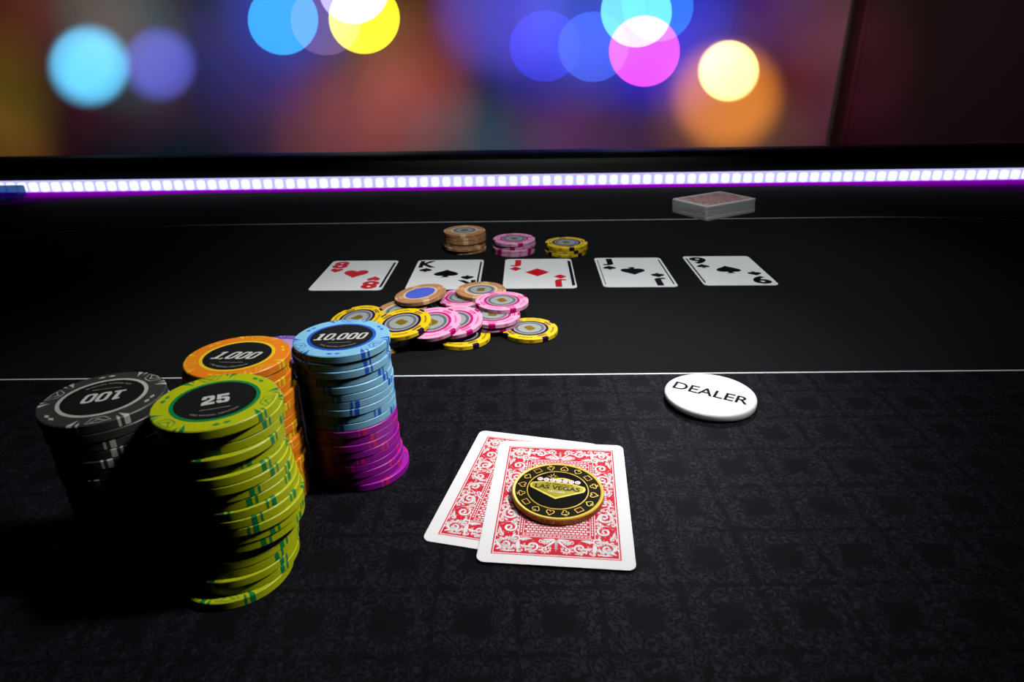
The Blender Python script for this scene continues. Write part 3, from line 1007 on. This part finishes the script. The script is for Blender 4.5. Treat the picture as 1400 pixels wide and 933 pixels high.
TWO = [(0, .62), (0, .78), (.14, 1), (.86, 1), (1, .84), (1, .60), (.9, .46), (.44, .25), (1, .25), (1, 0), (0, 0), (0, .22), (.1, .34), (.60, .57), (.65, .64), (.65, .74), (.58, .80), (.42, .80), (.36, .74), (.36, .62)]
FIVE = [(.04, 1), (.96, 1), (.96, .77), (.36, .77), (.34, .64), (.80, .65), (1, .50), (1, .16), (.84, 0), (.16, 0), (0, .16), (0, .33), (.36, .33), (.36, .26), (.42, .2), (.58, .2), (.64, .26), (.64, .40), (.58, .46), (.38, .46), (.32, .42), (.02, .44)]
q25 = MB()
for dx, gl in ((-0.0047, TWO), (0.0003, FIVE)):
    q25.poly([(dx + u * 0.0044, -0.0030 + v * 0.0068) for u, v in gl])
stack_a(['lime'] * 20, -0.1058, 0.2035, jit(1, 0.0003, {0: (0, 0), 1: (0.0002, 0.0022), 2: (0.0001, 0.0020), 3: (-.0002, -.0004), 4: (-.0004, .0012), 5: (-.0002, -.0006), 7: (.0008, 0), 9: (.0016, .0004), 10: (.0026, 0), 11: (.0030, .0004), 13: (.0024, .0008), 14: (-.0006, .0006), 16: (-.0014, .0002), 17: (-.0022, -.0010), 18: (-.0024, -.0006), 19: (-.0040, -.0040)}),
        q25, rad(20), rad(20 - 90 + 8), 'lime stack', (3, 5, 10, 11, 18, 19))
stack_a(['orange'] * 19, -0.1167, 0.2489, jit(2, 0.0005, {0: (0, 0), 3: (-.0002, 0), 4: (.0012, 0), 9: (.0000, 0), 10: (.0014, 0), 12: (.0004, 0), 13: (.0010, 0), 18: (-.0008, 0)}),
        numeral('1,000', 0.0072, 0.0042, 0.0182, 0.35, 0.30), rad(-2), rad(-90 - 8), 'orange stack', (4, 10))
stack_a(['light_blue'] * 10 + ['purple'] * 9, -0.0768, 0.2682, jit(3, 0.0003, {0: (.0004, 0), 1: (-.0008, 0), 2: (-.0002, 0), 13: (.0002, 0), 15: (.0002, 0), 16: (.0012, 0.0004), 17: (.0014, .0006), 18: (.0034, .0014)}),
        numeral('10,000', 0.0072, 0.0040, 0.0224, 0.25, 0.30), rad(2.8), rad(-90 + 2), 'blue and purple stack', (16, 18))
stack_a(['black'] * 19, -0.1529, 0.2143, jit(4, 0.0004, {0: (0, 0), 1: (.0004, 0), 10: (.0010, 0), 18: (0, 0)}),
        numeral('100', 0.0074, 0.0046, 0.0135, 0.15, 0.30), rad(197), rad(197 - 90 + 8), 'dark stack on the far left')
for i in range(3):
    c = (-0.1600 + 0.0030 * i, 0.3900 - 0.0010 * i)
    chip_a('poker_chip', 'violet poker chip, %s of three peeking out behind the orange stack' % ('lowest', 'middle', 'topmost')[i], M['chip_violet'], M['chip_violet_accent'],
           (c[0], c[1], 0.0002 + i * PITCH_A), 0.4 + i, (), 'violet chips behind the orange stack')

# ================================================================== CHIPS, second kind (pile and back stacks)
RB, TB = 0.0205, 0.00335
BODY_B = MB().lathe([(RB - B0, 0), (RB, B0), (RB, TB - B0), (RB - B0, TB)], 64).mesh('body', True)
SPB = [(RB - 0.0020, -e), (RB - B0 + e, -e), (RB + e, B0), (RB + e, TB - B0), (RB - B0 + e, TB + e), (RB - 0.0020, TB + e)]
SPOT_B = MB().lathe(SPB, 6, rad(-7), rad(7)).mesh('edge_spot')
q = MB()
for k in range(4):
    for d in (30, 60):
        a = rad(90 * k + d)
        P = lambda da, z: ((RB + e) * cos(a + rad(da)), (RB + e) * sin(a + rad(da)), z)
        q.add([P(-5.2, TB / 2), P(0, TB * .22), P(5.2, TB / 2), P(0, TB * .78)], [(0, 1, 2, 3)])
PIPS_B = q.mesh('edge_pips')
q = MB()
q.annulus(0.0116, 0.0138, 0, 64)
for k in range(4):
    a = 90 * k
    for r0, r1 in ((0.0146, 0.0153), (0.0160, 0.0169)):
        q.annulus(r0, r1, 0, 8, rad(a - 13), rad(a + 13))
MARK_B = q.mesh('face_marks')
q = MB()
for k in range(4):
    rr = random.Random(k)
    d = 28.0
    while d < 62:
        w = rr.uniform(1.4, 3.6)
        q.annulus(0.0164, 0.0177, 0, 2, rad(90 * k + d), rad(90 * k + d + w))
        d += w + 0.9
TEXT_B = q.mesh('rim_lettering')
LABEL_B = MB().disc(0.0119, 0, 48).mesh('label')
LRING_B = MB().annulus(0.0086, 0.0106, 0, 48).mesh('label_ring')
EMB_B = MB().poly([(-0.0034, -0.0032), (0.0034, -0.0032), (0.0044, 0), (0.0034, 0.0032), (-0.0034, 0.0032), (-0.0044, 0)]).mesh('label_emblem')
COLORS_B = {'yellow': ((250, 208, 16), (34, 8, 62)), 'pink': ((250, 176, 214), (208, 0, 118)), 'tan': ((194, 136, 90), (238, 202, 158))}
BM = {}
for k, (b_, a_) in COLORS_B.items():
    mb_ = mat('chip_' + k, lin(b_), 0.42, noise=0.05, nscale=350, bump=0.06)
    ma_ = mat('chip_' + k + '_accent', lin(a_), 0.5, spec=0.12)
    dim = mat('chip_' + k + '_lettering', lin(tuple((u + v) / 2 for u, v in zip(b_, a_))), 0.45)
    BM[k] = dict(body=with_mat(BODY_B, mb_), edge_spot=with_mat(SPOT_B, ma_), edge_pips=with_mat(PIPS_B, ma_), face_marks=with_mat(MARK_B, ma_), rim_lettering=with_mat(TEXT_B, dim))


def chip_b(kind, label, group, mtx, blue=False, face=True):
    t = thing('poker_chip', label, 'poker chip', (0, 0, 0), 0, group)
    t.matrix_world = mtx
    g = BM[kind]
    obj('body', g['body'], None, t)
    for k in range(4):
        obj('edge_spot', g['edge_spot'], None, t, (0, 0, 0), rad(90 * k))
    obj('edge_pips', g['edge_pips'], None, t)
    if face:
        obj('face_marks', g['face_marks'], None, t, (0, 0, TB + 0.00005))
        obj('rim_lettering', g['rim_lettering'], None, t, (0, 0, TB + 0.00005))
        lb = obj('label', LABEL_REFLECTION if blue else LABEL_B, M['label_silver'], t, (0, 0, TB + 0.00010))
        if not blue:
            obj('label_ring', LRING_B, M['label_grey'], lb, (0, 0, 0.00003))
            obj('label_emblem', EMB_B, M['label_gold'], lb, (0, 0, 0.00003))
    return t


LABEL_REFLECTION = MB().disc(0.0119, 0, 48).mesh('label')
LABEL_REFLECTION.materials.append(M['label_blue_reflection'])
PILE = [
    ('yellow', 0.0129, 0.4354, 0.0000, 0, 0, -58, 'yellow poker chip lying alone at the right of the pile'),
    ('yellow', -0.0359, 0.4249, 0.0000, 0, 0, 33, 'yellow poker chip on the felt under the front pink chips'),
    ('pink', -0.0150, 0.4472, 0.0034, 0, 0, 25, 'pink poker chip mostly hidden under the right hand pink chips'),
    ('yellow', -0.0898, 0.4195, 0.0000, 0, 0, -52, 'yellow poker chip on the felt beside the blue stack'),
    ('yellow', -0.0530, 0.4878, 0.0000, 0, 0, 10, 'yellow poker chip at the pile centre with only its label showing'),
    ('pink', -0.0141, 0.4467, 0.0068, 0, 0, -90, 'pink poker chip directly under the right hand topmost pink chip'),
    ('pink', -0.0074, 0.4669, 0.0102, 0, 0, -65, 'pink poker chip on top at the right of the pile'),
    ('pink', -0.0397, 0.4933, 0.0034, 0, 0, -133, 'pink poker chip at the back of the pile under a tan one'),
    ('tan', -0.0248, 0.5020, 0.0068, 0, 0, -100, 'tan poker chip on top at the back of the pile'),
    ('tan', -0.0858, 0.4682, 0.0025, 5, -5, 20, 'tan poker chip leaning behind the large tilted yellow chip'),
    ('yellow', -0.1157, 0.4528, 0.0030, 6, -6, 30, 'yellow poker chip tilted behind the blue stack, leftmost of the pile'),
    ('tan', -0.0722, 0.4881, 0.0095, 1, -7, -70, 'tan poker chip with a bright blue label reflection, tilted on the pile'),
    ('pink', -0.0409, 0.4305, 0.0093, 9, -4, -55, 'tilted pink poker chip, right of the two in front'),
    ('pink', -0.0559, 0.4235, 0.0107, 10, -5, -40, 'tilted pink poker chip, left of the two in front'),
    ('yellow', -0.0765, 0.4195, 0.0125, 7, -6, -42, 'tilted yellow poker chip on top at the front of the pile'),
]
for kind, x, y, z, tx, ty, sp, lab in PILE:
    mtx = Matrix.Translation((x, y, z + 0.0002 + T0)) @ Matrix.Rotation(rad(ty), 4, 'Y') @ Matrix.Rotation(rad(tx), 4, 'X') @ Matrix.Rotation(rad(sp), 4, 'Z')
    chip_b(kind, lab, 'chips in the loose pile', mtx, 'blue label' in lab)
BACK = [('tan', 6, -0.0476, 0.6585, 0.0, 'tan'), ('pink', 4, 0.0036, 0.6490, 1.0, 'pink'), ('yellow', 3, 0.0566, 0.6440, 0.6, 'yellow')]
S = 1.045
for kind, n, x, y, sp, w in BACK:
    rr = random.Random(n)
    for i in range(n):
        lab = '%s poker chip, %s of the short %s stack behind the cards' % (w, order_words(n - 1 - i, n), w)
        ox, oy = (0, 0) if i == n - 1 else (rr.uniform(-.0007, .0007), rr.uniform(-.0007, .0007))
        mtx = Matrix.Translation((x + ox, y + oy, 0.0002 + T0 + i * 0.00342)) @ Matrix.Rotation(rr.uniform(0, 6) if i < n - 1 else -pi / 2 + sp * .3, 4, 'Z') @ Matrix.Diagonal((S, S, 1, 1))
        chip_b(kind, lab, 'chips of the short %s stack' % w, mtx, False, i == n - 1)
